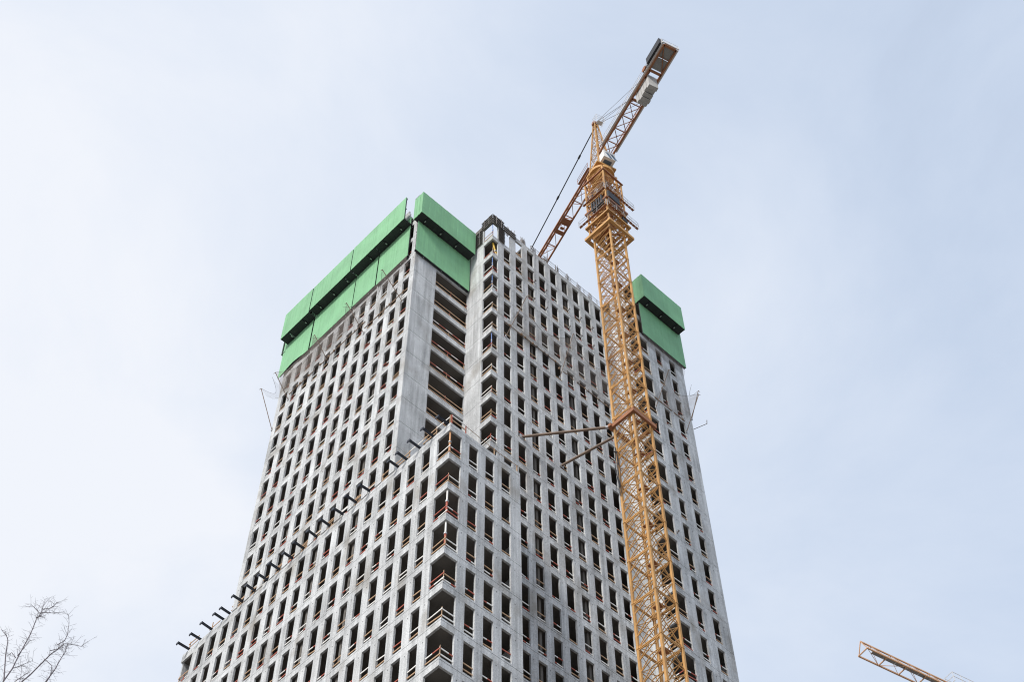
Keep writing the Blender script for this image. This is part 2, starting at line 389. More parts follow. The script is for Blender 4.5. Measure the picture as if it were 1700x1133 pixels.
tag(mb.build('plywood_hoarding', ['ply', 'wood'], ORG and None, W(0, 0, 0)), 'brown plywood boards leaning on the low roof under the corner of the tower', 'boards')

# ------------------------------------------------------------------ black cantilever beams on the low roof edge
mb = MB()
mb.box((-0.27, -0.022, 0.0305), (0.10, 0.022, 0.038)); mb.box((-0.27, -0.022, 0.072), (0.10, 0.022, 0.080)); mb.box((-0.27, -0.007, 0.038), (0.10, 0.007, 0.072))
beam_me = mb.mesh('beam', ['navy'])
mb = MB(); mb.box((-0.29, -0.024, 0.018), (-0.2705, 0.075, 0.084)); end_me = mb.mesh('end_bracket', ['navy'])
mb = MB(); mb.box((0.02, -0.04, 0.0), (0.10, 0.04, 0.0295)); pad_me = mb.mesh('bearing_pad', ['steel'])
bv = [0.10, 0.59, 1.04, 1.49, 1.78, 2.76, 3.23, 3.71, 4.19, 4.66, 5.15, 5.58, 6.07, 6.53, 7.01, 7.49, 8.02, 8.28, 8.75, 9.21, 9.68]
ordn = ['first', 'second', 'third', 'fourth', 'fifth', 'sixth', 'seventh', 'eighth', 'ninth', 'tenth', 'eleventh']
for i, v in enumerate(bv):
    N_ = len(bv)
    lab = ('short black beam on the low roof edge, %s counting from the near corner' % ordn[i]) if i < 11 else ('short black beam on the low roof edge, %s counting from the far left end' % ordn[N_ - 1 - i])
    t = thing('steel_outrigger', lab, 'steel beam', W(0.0, v, 0.270), 'black beams along the low roof edge')
    t.rotation_euler = ((R() - .5) * .08, (R() - .5) * .05, (R() - .5) * 0.12); t.scale.x = .88 + .24 * R()
    inst('beam', beam_me, t); inst('end_bracket', end_me, t); inst('bearing_pad', pad_me, t)

# ------------------------------------------------------------------ green protection screens
def screen(face, s0, s1, z0, z1, off, deck, label, ret=None, sag=0.0, vis_deck=True):
    """face normal pointing out; sheet stands off the wall by off, deck reaches back by deck"""
    base = P3(face, s0, -off, z0)
    t = thing('protection_screen', label, 'screen', W(*base), 'green protection screens round the top floors')
    n_ = max(2, int(round((s1 - s0) / 0.055)))
    mb = MB(); rnd = random.Random(int(s0 * 100 + z0 * 7))
    for i in range(n_):
        a, b = s0 + (s1 - s0) * i / n_, s0 + (s1 - s0) * (i + 1) / n_
        d = -off - 0.004 * rnd.random()
        zb = z0 + sag * math.sin(math.pi * i / n_) ** 2 + (rnd.random() - .5) * 0.006
        fbox(mb, face, a, b, d, d + 0.010, zb, z1 + (rnd.random() - .5) * 0.006)
    if ret:
        se, d1 = ret                        # side return at end se reaching back to depth -d1
        sh2 = MB(); k = max(2, int((off - d1) / 0.062))
        for i in range(k):
            a, b = -off + (off - d1) * i / k, -off + (off - d1) * (i + 1) / k
            x = se + (0.004 if i % 2 else -0.002)
            fbox(sh2, face, x - .006, x + .006, a, b - .0005, z0, z1)
    def shift(mb_): mb_.v = [(x - base[0], y - base[1], z - base[2]) for x, y, z in mb_.v]; return mb_
    shift(mb).build('sheet', ['green'], t)
    if ret: shift(sh2).build('side_sheet', ['green'], t)
    fr = MB()
    k = max(2, int((s1 - s0) / 0.42))
    for i in range(k + 1):
        s = s0 + 0.02 + (s1 - s0 - 0.04) * i / k
        fbox(fr, face, s - .012, s + .012, -off + .0115, -off + min(.045, off - .012), z0 + .03 + sag, z1 + .02)
    for z in (z0 + .06 + sag, (z0 + z1) / 2, z1 - .06): fbox(fr, face, s0 + .01, s1 - .01, -off + min(.046, off - .0115), -off + min(.07, off - .002), z, z + .03)
    shift(fr).build('frame', ['black'], t)
    dk = MB(); b0 = min(.071, deck * .6)
    k = max(2, int((s1 - s0) / 0.30))
    if deck > 0:
        for i in range(k):
            a, b = s0 + (s1 - s0) * i / k, s0 + (s1 - s0) * (i + 1) / k
            if rnd.random() < 0.06: b -= 0.035
            fbox(dk, face, a + .004, b - .002, -off + b0, -off + deck, z0 + .005 + sag, z0 + .022 + sag)
        fbox(dk, face, s0, s1, -off + .012, -off + b0 - .0005, z0 + .004 + sag, z0 + .028 + sag)
        shift(dk).build('deck', ['black'], t)
        br = MB()
        for i in range(1, k, 2):
            s = s0 + (s1 - s0) * i / k
            fbox(br, face, s - .014, s + .014, -off + .04, -off + deck, z0 - .028 + sag, z0 + .003 + sag)
            br.box(P3(face, s - .03, -off + deck * .4, z0 - .05 + sag), P3(face, s + .0, -off + deck * .55, z0 - .0285 + sag), 1)
        tag(shift(br).build('bracket', ['black', 'steel'], t), kind='stuff')
    return t
UO, LO = 0.38, 0.09
lab = 'green sheet screen, '
# left face, upper row then lower row
screen(fAB, 2.10, 3.43, 11.88, 13.20, UO, .36, lab + 'upper row of the left face beside the dark gap')
screen(fAB, 3.44, 4.525, 11.88, 13.20, UO, .36, lab + 'upper row of the left face, second from the near corner')
screen(fAB, 4.565, 6.46, 11.88, 13.19, UO, .36, lab + 'upper row of the left face, long middle one')
screen(fAB, 6.51, 7.87, 11.81, 13.21, UO, .36, lab + 'upper row at the far left end of the tower')
screen(fAB, 2.14, 3.51, 10.14, 12.4, LO, .08, lab + 'lower row of the left face beside the dark gap')
screen(fAB, 3.57, 4.57, 10.2, 12.4, LO, .08, lab + 'lower row of the left face, second from the near corner')
screen(fAB, 4.615, 6.53, 10.18, 12.4, LO, .08, lab + 'lower row of the left face, long middle one')
screen(fAB, 6.60, 8.04, 10.16, 12.4, LO, .08, lab + 'lower row at far left with bottom edge bent up', sag=.16)
screen(('v', VT, -1), -.12, 1.9, 11.5, 12.9, .24, .2, lab + 'thin sliver showing behind the far left end of the tower')
# right-facing wall of the notch
screen(fBC, -0.22, 1.885, 11.73, 12.96, UO, .36, lab + 'upper one on the near corner with a folded side return', ret=(-0.215, 0.0))
screen(fBC, -0.09, 1.95, 10.07, 12.2, LO, .08, lab + 'lower one on the near corner above the deep balconies')
# right end
screen(fFG, 7.145, 9.01, 12.88, 14.18, UO, .36, lab + 'upper one at the tower\'s right end beyond the crane', ret=(7.15, -0.12))
screen(fFG, 7.205, 9.11, 11.16, 13.3, LO, .08, lab + 'lower one at the tower\'s right end beyond the crane')

# ------------------------------------------------------------------ catch nets on poles
def catch_net(face, p0, p1, label, bas, outw, zo, zw, poles=(True, True), m_='net', ledge=True):
    t = thing('catch_net', label, 'safety net', W(*P3(face, p0, 0, bas)), 'safety nets slung below the screens')
    base = P3(face, p0, 0, bas)
    def sh(mb_): mb_.v = [(x - base[0], y - base[1], z - base[2]) for x, y, z in mb_.v]; return mb_
    rnd = random.Random(int(p0 * 77))
    for on, s in zip(poles, (p0, p1)):
        if on:
            mb = MB(); mb.tube(P3(face, s, -.012, bas), P3(face, s, -outw, zo), 0.0115, 0, 6)
            mb.tube(P3(face, s, -outw, zo), P3(face, s + .03, -outw - .03, zo - .06), 0.007, 0, 5)
            sh(mb).build('pole', ['tiepaint'], t)
            mb = MB(); mb.box(P3(face, s - .03, -.02, bas - .05), P3(face, s + .03, -.001, bas + .05)); sh(mb).build('wall_bracket', ['steel'], t)
    nx, nz = 14, 8; pts = []
    for i in range(nx + 1):
        f = i / nx; s = p0 + (p1 - p0) * f
        sg = 0.18 * math.sin(math.pi * f)
        col = []
        for j in range(nz + 1):
            q = j / nz
            d = -(outw * (1 - .55 * math.sin(math.pi * f))) * (1 - q) - .012
            z = (zo - sg) * (1 - q) + zw * q - .22 * math.sin(math.pi * q) * (.6 + .4 * rnd.random())
            col.append(P3(face, s, min(d, -.012), z))
        pts.append(col)
    mb = MB()
    for i in range(nx):
        for j in range(nz): mb.quad([pts[i][j], pts[i + 1][j], pts[i + 1][j + 1], pts[i][j + 1]])
    sh(mb).build('net', [m_], t)
    mb = MB()
    for i in range(nx): mb.tube(pts[i][0], pts[i + 1][0], 0.004, 0, 4)
    sh(mb).build('edge_rope', ['rebar'], t)
    if ledge:
        mb = MB()
        for i in range(nx):
            if rnd.random() < .9:
                a, b = pts[i][nz], pts[i + 1][nz]
                mb.bar((a[0], a[1], a[2]), (b[0], b[1], b[2] + rnd.uniform(-.008, .008)), .014, .012 + .012 * rnd.random(), mi=0)
            if rnd.random() < .5:
                a = pts[i][nz]; w_ = .010 + .018 * rnd.random()
                mb.box((a[0] - w_, a[1] - w_, a[2] - .02), (a[0] + w_, a[1] + w_, a[2] + .02 + w_), rnd.choice([0, 1]))
        tag(sh(mb).build('caught_debris', ['ply', 'rebar'], t), kind='stuff')
catch_net(fAB, 2.24, 3.90, 'safety net on an inclined pole, left face nearest the near corner', 7.85, .80, 8.65, 8.4, (True, False))
catch_net(fAB, 3.90, 5.50, 'safety net on a pole mid left face under the long screen', 8.15, .72, 8.95, 8.75, (True, False), 'netdark')
catch_net(fAB, 5.50, 7.30, 'safety net hung with debris on the left face under the bent screen', 8.45, .60, 9.22, 8.7, (True, True), 'netdark')
catch_net(fAB, 7.32, 7.86, 'safety net on the pole that leans out past the far left edge of the tower', 7.55, .64, 8.96, 9.0, (False, True), 'net', False)
catch_net(fDE, 2.51, 4.55, 'safety net on the right face hung from the pole nearest the corner openings', 7.27, .85, 8.35, 7.95, (True, False), 'netdark')
catch_net(fDE, 4.55, 6.55, 'safety net full of debris on the right face just left of the crane mast', 7.31, .62, 8.85, 7.75, (True, False), 'netdark')
catch_net(fFG, 7.39, 8.66, 'safety net on poles right of the crane mast under the green screen', 7.6, .66, 8.78, 8.1, (True, True), 'netdark')
catch_net(fFG, 8.72, 9.03, 'safety net on the pole leaning out past the right edge of the tower', 8.55, .42, 9.55, 8.7, (False, True), 'net', False)
t = thing('bracket_arm', 'thin steel arm with an upturned tip jutting from the right edge of the tower', 'bracket', W(9.05, G_, 8.08))
mb = MB(); mb.tube((0, 0, 0), (.02, -.47, -.17), .010, 0, 6); mb.build('arm', ['rebar'], t)
mb = MB(); mb.tube((.02, -.47, -.17), (.02, -.49, -.02), .012, 0, 6); mb.build('tip', ['rebar'], t)
# skirts: fine mesh hanging from the screens' lower edge to the wall
def skirt(face, s0, s1, zt, zb, dt, label):
    base = P3(face, s0, 0, zb); mb = MB(); nx = int((s1 - s0) / .12); rnd = random.Random(3); last = None
    for i in range(nx + 1):
        s = s0 + (s1 - s0) * i / nx; w = rnd.uniform(-.07, .07)
        colp = [P3(face, s, -dt * (1 - q) - .006 - .05 * math.sin(math.pi * q), zt + (zb + w - zt) * q) for q in (0, .25, .5, .75, 1)]
        if last:
            for j in range(4): mb.quad([last[j], colp[j], colp[j + 1], last[j + 1]])
        last = colp
    mb.v = [(x - base[0], y - base[1], z - base[2]) for x, y, z in mb.v]
    tag(mb.build('mesh_skirt', ['netdark'], None, W(*base)), label, 'net', 'mesh skirts under the screens')
skirt(fAB, 4.6, 7.86, 10.17, 9.25, .08, 'brownish mesh skirt hanging under the screens at the left end of the tower')
skirt(fAB, 2.15, 4.55, 10.18, 9.72, .08, 'short brownish mesh skirt under the screens next to the near corner')
skirt(fFG, 7.2, 9.03, 11.15, 10.75, .07, 'short dark mesh skirt under the screen at the right end of the tower')

# ------------------------------------------------------------------ climbing shoes on the right face
mb = MB(); mb.box((-.022, -.018, -.035), (.022, -.001, .03)); plate = mb.mesh('plate', ['steel'])
mb = MB(); mb.box((-.012, -.075, -.012), (.012, -.0185, .006)); mb.box((-.03, -.075, .0065), (.03, -.055, .03)); mb.bar((0, -.06, -.013), (0, -.019, -.035), .012); shoe = mb.mesh('shoe', ['rebar'])
for i, (u, z) in enumerate([(3.06, 11.46), (3.68, 11.42), (4.14, 11.38), (3.04, 10.43), (3.62, 10.35), (4.13, 10.41), (5.09, 11.37), (5.56, 10.39), (5.59, 11.41), (5.07, 10.4), (6.1, 11.4), (6.07, 10.4)]):
    lab_ = 'grey climbing shoe bolted beside a window of the right face, %s of the %s row' % (['first', 'second', 'third', 'fourth', 'fifth', 'sixth'][[0, 1, 2, 0, 1, 2, 3, 4, 4, 3, 5, 5][i]], 'upper' if z > 11 else 'lower')
    t = thing('climbing_shoe', lab_, 'bracket', W(u, D_, z), 'climbing shoes on the right face')
    inst('plate', plate, t); inst('shoe', shoe, t)
t = thing('climbing_shoe', 'grey climbing shoe low on the right end of the tower beside the crane mast', 'bracket', W(7.50, G_, 2.36), 'climbing shoes on the right face')
inst('plate', plate, t); inst('shoe', shoe, t)

# ------------------------------------------------------------------ steel props in the corner openings
def prop(u, v, z, mk, label, top=None, r=.016):
    t = thing('steel_prop', label, 'prop', W(u, v, z + .146), 'steel props in the corner openings')
    h = .90 if top is None else top[2]; q = (0, 0, h) if top is None else top
    mid = tuple(x * .55 for x in q)
    mb = MB(); mb.tube((0, 0, .006), mid, r * 1.25, 0, 8); mb.build('outer_tube', [mk], t)
    mb = MB(); mb.tube(mid, q, r, 0, 8); mb.build('inner_tube', ['white' if mk == 'red' else mk], t)
    mb = MB(); mb.box((-.035, -.035, 0), (.035, .035, .006)); mb.build('foot_plate', ['steel'], t)
    mb = MB(); mb.tube((mid[0], mid[1], mid[2] - .02), (mid[0], mid[1], mid[2] + .02), r * 1.9, 0, 8); mb.build('collar', ['steel'], t)
for z, mk, lab_ in ((-1, 'orange_prop', 'orange post standing in the topmost corner opening of the low block'), (-3, 'red', 'red and white post in the third corner opening down the low block'), (-4, 'red', 'red post in the fourth corner opening down the low block')):
    prop(.055, .055, z, mk, lab_, r=.019)
for z, lab_ in ((10, 'blue prop in the uppermost shaded corner opening of the tower'), (9, 'blue prop in the second corner opening of the tower from the top'), (6, 'blue prop in a middle corner opening of the tower'), (12, 'thin blue-grey prop under the formwork at the open top corner')):
    prop(C_ + .05, D_ + .05, z, 'blue', lab_, r=.012)
prop(C_ + .35, D_ + .12, 11, 'yellow_prop', 'thick yellow inclined prop in the corner opening under the formwork', (-.22, .0, .86), r=.028)
prop(C_ + .10, D_ + .42, 11, 'orange_prop', 'brown inclined prop left of the yellow one under the formwork', (-.06, .12, .86), r=.022)

# ------------------------------------------------------------------ wall formwork and rebar at the top
def formwork(face, s0, s1, z0, z1, nw, label, out=.10, vert=True):
    base = P3(face, s0, 0, z0)
    t = thing('wall_formwork', label, 'formwork', W(*base), 'formwork panels at the open top corner')
    def sh(mb_): mb_.v = [(x - base[0], y - base[1], z - base[2]) for x, y, z in mb_.v]; return mb_
    mb = MB(); fbox(mb, face, s0, s1, -.022, -.004, z0, z1); sh(mb).build('plywood', ['formply'], t)
    for i in range(nw):
        z = z0 + .02 + (z1 - z0 - .04) * i / max(1, nw - 1)
        mb = MB(); fbox(mb, face, s0 - .03, s1 + .03, -.045, -.0225, z - .011, z + .011); sh(mb).build('waler', ['waler'], t)
    k = max(2, int((s1 - s0) / .16)) if vert else 0
    for i in range(k):
        s = s0 + (s1 - s0) * (i + .5) / k
        mb = MB(); fbox(mb, face, s - .007, s + .007, -.060, -.0455, z0 - .01, z1 + .01); sh(mb).build('strongback', ['rebar'], t)
        mb = MB(); mb.tube(P3(face, s, -.10, z0 + (z1 - z0) * .5), P3(face, s, -.0455, z0 + (z1 - z0) * .5), .012, 0, 6); sh(mb).build('tie_nut', ['steel'], t)
formwork(fCD, 1.30, 1.84, 12.22, 13.02, 9, 'black ribbed formwork panel on the left side of the open top corner')
formwork(fCD, 0.87, 1.29, 12.95, 13.42, 5, 'dark formwork box on the left side of the beam over the open corner')
formwork(fDE, C_ + .01, 2.40, 12.97, 13.42, 5, 'dark formwork box on the right side of the beam over the open corner')
formwork(fDE, 2.235, 2.43, 12.16, 12.95, 10, 'black ribbed formwork around the pier right of the open corner', vert=False)
formwork(fDE, 2.45, 2.90, 12.98, 13.26, 3, 'low dark beam formwork between the two open top windows', vert=False)
formwork(fAB, 1.92, 2.06, 12.3, 13.5, 10, 'black ribbed formwork in the gap between the green screens', vert=False)
mb = MB()                                        # beam soffit form and cast stubs over the corner
mb.box((C_ + .002, D_ + .002, 12.995), (2.40, D_ + T, 13.30), 0); mb.box((C_ + .002, D_ + T + .001, 12.995), (C_ + T, 1.86, 13.30), 0)
mb.build('corner_beam', ['slab'], tower, ORG)
bars = [(C_ + .04, 1.75, 13.0), (2.36, .92, 13.2), (2.62, .92, 13.1), (2.86, .92, 13.18), (3.27, .92, 13.2), (3.34, .93, 13.2), (3.76, .92, 13.2), (4.28, .92, 13.2), (4.77, .92, 13.2), (5.22, .92, 13.2), (5.70, .92, 13.2), (6.20, .92, 13.2), (A_ + .05, B1 + .1, 13.0)]
blab = ['leftmost bundle of bars behind the black formwork', 'bars over the corner formwork', 'bars beside the corner formwork', 'bars at the end of the beam formwork', 'first bars on the open roof edge', 'bars close behind the first ones', 'second bars on the open roof edge', 'third bars on the roof edge', 'fourth bars on the roof edge', 'fifth bars on the roof edge', 'sixth bars on the roof edge', 'last bars on the roof edge before the crane mast', 'bars in the gap between the green screens']
for (u, v, z), l_ in zip(bars, blab):
    mb = MB()
    for i in range(9):
        x, y = (i % 3 - 1) * .055 + R() * .02, (i // 3 - 1) * .03 + R() * .01
        mb.tube((x, y, -.05), (x + (R() - .5) * .03, y + (R() - .5) * .03, .32 + .18 * R()), .0075, 0, 5)
    tag(mb.build('rebar_bundle', ['rebar'], None, W(u, v, z)), 'thin grey starter bars, ' + l_, 'rebar', 'starter bars on the roof')
# cable rail along the roof
t = thing('cable_rail', 'thin cable rail on posts along the roof edge left of the crane mast', 'railing', W(3.6, D_ + .02, 13.211))
for i in range(7):
    mb = MB(); x = .58 * i; mb.bar((x, 0, 0), (x, 0, .30), .012); mb.build('post', ['rebar'], t)
mb = MB(); mb.tube((0, -.012, .28), (3.48, -.012, .28), .006, 0, 5); mb.tube((0, -.012, .15), (3.48, -.012, .15), .004, 0, 5); mb.build('cable', ['black'], t)
# boards crossed in the open top window
t = thing('loose_boards', 'crossed wooden boards seen against the sky in the second open top window', 'boards', W(2.95, D_ + .03, 12.24))
for q in (((0, 0, .02), (.26, .03, .30)), ((.02, .04, .22), (.26, .0, .08)), ((0, .02, .10), (.26, .02, .12))):
    mb = MB(); mb.bar(q[0], q[1], .012, .03); mb.build('board', ['wood'], t)

# ------------------------------------------------------------------ main tower crane
MX, MY, HS = 4.86, -1.22, 0.32
crane = thing('tower_crane', 'tall yellow lattice tower crane tied to the right face of the tower', 'crane', W(MX, MY, GZ))
CB = W(MX, MY, GZ)
def rel(mb): mb.v = [(x - MX, y - MY, z - GZ) for x, y, z in mb.v]; return mb
SEC = 1.31
corners = [(-HS, -HS), (HS, -HS), (HS, HS), (-HS, HS)]
ch = MB(); ch.box((-.027, -.027, 0), (.027, .027, SEC - .012)); ch.box((-.036, -.036, SEC - .0118), (.036, .036, SEC)); ch.box((-.033, -.033, 0.0), (.033, .033, .03)); chord_me = ch.mesh('chord', ['crane'])
lc = MB(); bw = .017
def lat(mb, p, q, w=bw): mb.bar(p, q, w)
for fi in range(4):
    (x0, y0), (x1, y1) = corners[fi], corners[(fi + 1) % 4]
    if fi in (3, 1):                              # face towards the left and its opposite
        pt = (lambda f, z: (x1 + (x0 - x1) * f, y1 + (y0 - y1) * f, z)) if fi == 3 else (lambda f, z: (x0 + (x1 - x0) * f, y0 + (y1 - y0) * f, z))
        k = 4
        for i in range(k):                        # f = 0 near chord, f = 1 far chord
            z0, z1 = SEC * i / k, SEC * (i + 1) / k
            lat(lc, pt(1, z0 + .02), pt(0, z1 - .01)); lat(lc, pt(1, z0 + .025), pt(.52, z0 + (z1 - z0) * .92), .016)
            lat(lc, pt(.52, z0 + (z1 - z0) * .92), pt(0, z0 + (z1 - z0) * .95), .017)
    else:
        pt = lambda f, z: (x0 + (x1 - x0) * f, y0 + (y1 - y0) * f, z)
        k = 2
        for i in range(k):
            z0, z1 = SEC * i / k, SEC * (i + 1) / k
            lat(lc, pt(0, z1 - .02), pt(1, z0 + .02), .017); lat(lc, pt(0, z0 + .03), pt(1, z1 - .03), .012)
            lat(lc, pt(.0, z0 + .03), pt(1, z0 + .025), .015); lat(lc, pt(0, (z0 + z1) / 2), pt(1, z0 + .05), .012)
    lc.bar((x0, y0, .012), (x1, y1, .012), .03, .03); lc.bar((x0, y0, SEC - .03), (x1, y1, SEC - .03), .022, .022)
lace_me = lc.mesh('lacing', ['crane'])
ld = MB()
for s in (-.05, .05): ld.bar((.12 + s, .02, 0), (.12 + s, .02, SEC), .012)
for i in range(14): ld.bar((.07, .02, SEC * (i + .5) / 14), (.17, .02, SEC * (i + .5) / 14), .008)
ladder_me = ld.mesh('ladder', ['crane'])
pf = MB(); pf.box((.05, -.10, -.008), (.24, .12, .004)); plat_me = pf.mesh('rest_platform', ['jib'])
z = 16.80 - SEC
secs = []
while z > GZ: secs.append(z); z -= SEC
zoff = 0
for z in secs:
    z -= .07
    so = bpy.data.objects.new('mast_section', lace_me); COL.objects.link(so); so.parent = crane; so.location = (0, 0, (z - GZ) * H)
    for x, y in corners: inst('chord', chord_me, so, (x * H, y * H, 0))
    inst('ladder', ladder_me, so); inst('rest_platform', plat_me, so, (0, 0, .02 * H))
mb = MB(); zf = secs[-1] - .07
mb.box((MX - .8, MY - .8, GZ), (MX + .8, MY + .8, zf - .001)); rel(mb).build('footing', ['concrete'], crane)
# tie collar and wall struts at level 3.3
ck = MB(); r0, r1 = .355, .42
zc0, zc1 = 3.25, 3.38
for a in ((-r1, -r1, r1, -r0), (-r1, r0, r1, r1), (-r1, -r0 + .001, -r0, r0 - .001), (r0, -r0 + .001, r1, r0 - .001)):
    ck.box((MX + a[0], MY + a[1], zc0), (MX + a[2], MY + a[3], zc1))
ck.box((MX - r1 - .06, MY + r1 - .12, zc0 + .02), (MX - r1 - .001, MY + r1 + .02, zc1 - .02))
for x in (-r1 + .02, r1 - .02): ck.bar((MX + x, MY - r1 - .03, zc1 - .01), (MX + x, MY + r1 + .03, zc1 - .01), .02)
rel(ck).build('tie_collar', ['jib'], crane)
for a, b in (((MX - r1 - .01, MY + r1 - .02, 3.31), (3.04, D_ - .002, 3.28)), ((MX - .1, MY + r1 + .0, 3.31), (4.43, D_ - .002, 3.33))):
    mb = MB(); mb.tube(a, b, .036, 0, 10); st = rel(mb).build('wall_strut', ['tiepaint'], crane)
    d = (Vector(b) - Vector(a)).normalized()
    mb = MB(); mb.tube(Vector(a) + d * .02, Vector(a) + d * .09, .05, 0, 10); rel(mb).build('strut_clevis', ['steel'], st)
    mb = MB(); mb.box((b[0] - .07, D_ - .02, b[2] - .07), (b[0] + .07, D_ - .001, b[2] + .07)); rel(mb).build('anchor_plate', ['steel'], st)
# gangway / hanging cable bundle left of the mast
mb = MB()
for i in range(7):
    x, y = MX - HS - .08 - .05 * R(), MY + .30 - .06 * R(); zt = 2.1 + .3 * R(); zz = zt
    while zz > .8:
        x2, y2, z2 = x + (R() - .5) * .05, y + (R() - .5) * .05, zz - .22
        mb.tube((x, y, zz), (x2, y2, z2), .008, 0, 5); x, y, zz = x2, y2, z2
mb.bar((MX - HS, MY + .3, 2.3), (MX - HS - .15, MY + .3, 2.2), .02)
rel(mb).build('cable_bundle', ['black'], crane)
# climbing frame at the top of the mast
fr = MB(); q = .405; zb, zt = 12.72, 16.2
for x in (-q, q):
    for y in (-q, q): fr.bar((MX + x, MY + y, zb), (MX + x, MY + y, zt), .042)
lv = [12.9, 13.55, 14.2, 14.85, 15.5, 16.15]
for a, b in zip(lv[:-1], lv[1:]):
    for (x0, y0), (x1, y1) in zip(corners, corners[1:] + corners[:1]):
        s = q / HS
        p = lambda f, z: (MX + (x0 + (x1 - x0) * f) * s, MY + (y0 + (y1 - y0) * f) * s, z)
        fr.bar(p(0, a), p(1, b), .022); fr.bar(p(1, a), p(0, b), .018); fr.bar(p(0, a), p(1, a), .030); fr.bar(p(.5, a), p(0, (a + b) / 2), .014, mi=1); fr.bar(p(.5, a), p(1, (a + b) / 2), .014, mi=1); fr.bar(p(0, (a + b) / 2), p(.5, b), .014, mi=1); fr.bar(p(.25, a), p(.25, b), .014, mi=1)
rel(fr).build('climbing_frame', ['crane', 'jib'], crane)
def ring(z, r0, r1, h, mk, nm):
    mb = MB()
    for a in ((-r1, -r1, r1, -r0), (-r1, r0, r1, r1), (-r1, -r0 + .001, -r0, r0 - .001), (r0, -r0 + .001, r1, r0 - .001)):
        mb.box((MX + a[0], MY + a[1], z), (MX + a[2], MY + a[3], z + h))
    return rel(mb).build(nm, [mk], crane)
ring(12.66, .445, .53, .12, 'crane', 'frame_collar'); ring(13.36, .44, .50, .08, 'crane', 'frame_collar'); ring(14.25, .43, .48, .07, 'jib', 'frame_collar'); ring(16.21, .40, .46, .05, 'jib', 'frame_collar')
def platform(z, right, left):
    """two narrow walkways along the near faces of the frame, running past its corners"""
    for (x0, x1, y0, y1) in ((MX - .44, MX + right, MY - .52, MY - .45), (MX - .52, MX - .45, MY - .44, MY + left)):
        mb = MB(); along = x1 - x0 > y1 - y0; n_ = int(max(x1 - x0, y1 - y0) / .12)
        for k in range(n_):
            f0, f1 = k / n_, (k + .93) / n_
            if along: mb.box((x0 + (x1 - x0) * f0, y0, z), (x0 + (x1 - x0) * f1, y1, z + .006))
            else: mb.box((x0, y0 + (y1 - y0) * f0, z), (x1, y0 + (y1 - y0) * f1, z + .006))
        dk = rel(mb).build('work_platform', ['jib'], crane)
        mb = MB()
        loop = [(x0, y0), (x1, y0), (x1, y1), (x0, y1), (x0, y0)]
        for (xa, ya), (xb, yb) in zip(loop[:-1], loop[1:]):
            n_ = max(1, int(max(abs(xb - xa), abs(yb - ya)) / .3))
            for zz in (z + .17, z + .33): mb.bar((xa, ya, zz), (xb, yb, zz), .008)
            for i in range(n_): x, y = xa + (xb - xa) * i / n_, ya + (yb - ya) * i / n_; mb.bar((x, y, z), (x, y, z + .33), .008)
        rel(mb).build('railing', ['steel'], dk)
platform(13.75, .86, .72)
platform(14.85, .78, .50)
mb = MB()
for i in range(5): mb.box((MX - .43 - .09, MY - .3 + .1 * i, 14.05), (MX - .42, MY - .25 + .1 * i, 14.55 - .05 * (i % 2)))
rel(mb).build('hydraulic_unit', ['black'], crane)
mb = MB(); mb.box((MX - .40, MY - .5, 14.35), (MX + .1, MY - .43, 14.72)); mb.box((MX + .18, MY - .49, 13.55), (MX + .38, MY - .43, 13.85)); rel(mb).build('hydraulic_unit', ['black'], crane)
mb = MB()
for q_ in range(6):
    p0 = Vector((MX - .44 + .1 * R(), MY + .1 + .3 * R(), 15.2 + .6 * R())) if q_ % 2 else Vector((MX - .3 + .6 * R(), MY - .45, 14.9 + .8 * R()))
    for w in range(6):
        p1 = p0 + Vector((.06 * (R() - .5), .06 * (R() - .5), -.22)); mb.tube(p0, p1, .009, 0, 5); p0 = p1
rel(mb).build('hose', ['black'], crane)
for z_ in (13.0, 13.7, 14.5, 15.3):
    mb = MB(); mb.bar((MX - .40, MY - .40, z_), (MX + .40, MY + .40, z_), .05); mb.bar((MX + .40, MY - .40, z_), (MX - .40, MY + .40, z_), .05)
    mb.box((MX - .3, MY - .3, z_ + .02), (MX - .02, MY + .32, z_ + .045)); rel(mb).build('inner_deck', ['jib'], crane)

# slewing part, tilted about the mast axis so that the jib points away to the back
JA = math.atan2(0.957, 0.283)
class TopMB(MB):
    def build(s, name, mats, parent=None, loc=None):
        c, n = math.cos(JA), math.sin(JA)
        s.v = [(x * c - y * n, x * n + y * c, z + 16.8 - GZ) for x, y, z in s.v]
        return MB_.build(s, name, mats, parent, loc)
MB_, MB = MB, TopMB                           # local +x runs along the jib, z = 0 at the mast top
slew = crane
def sl(mb, nm, mk): return mb.build(nm, mk, slew)
mb = MB(); mb.tube((0, 0, -.03), (0, 0, .10), .42, 0, 20); mb.tube((0, 0, .101), (0, 0, .22), .34, 0, 20); mb.box((-.36, -.36, .221), (.36, .36, .30)); sl(mb, 'slewing_ring', ['crane'])
jz = 0.98
# A-frame tower head
mb = MB(); ap = (.0, 0, 4.0)
for x, y in ((.32, .26), (.32, -.26), (-.30, .26), (-.30, -.26)):
    tx = .06 if x > 0 else -.05
    mb.bar((x, y, .30), (tx, y * .2, 4.0), .036)
for i in range(9):
    f0, f1 = i / 9, (i + 1) / 9
    L_ = lambda x, y, f: (x + ((.06 if x > 0 else -.05) - x) * f, y + (y * .2 - y) * f, .3 + 3.7 * f)
    for (xa, ya), (xb, yb) in (((.32, .26), (-.30, .26)), ((.32, -.26), (-.30, -.26)), ((.32, .26), (.32, -.26)), ((-.30, .26), (-.30, -.26))):
        mb.bar(L_(xa, ya, f0), L_(xb, yb, f1), .014) if i % 2 else mb.bar(L_(xb, yb, f0), L_(xa, ya, f1), .014)
        mb.bar(L_(xa, ya, f1), L_(xb, yb, f1), .012)
sl(mb, 'tower_head', ['crane'])
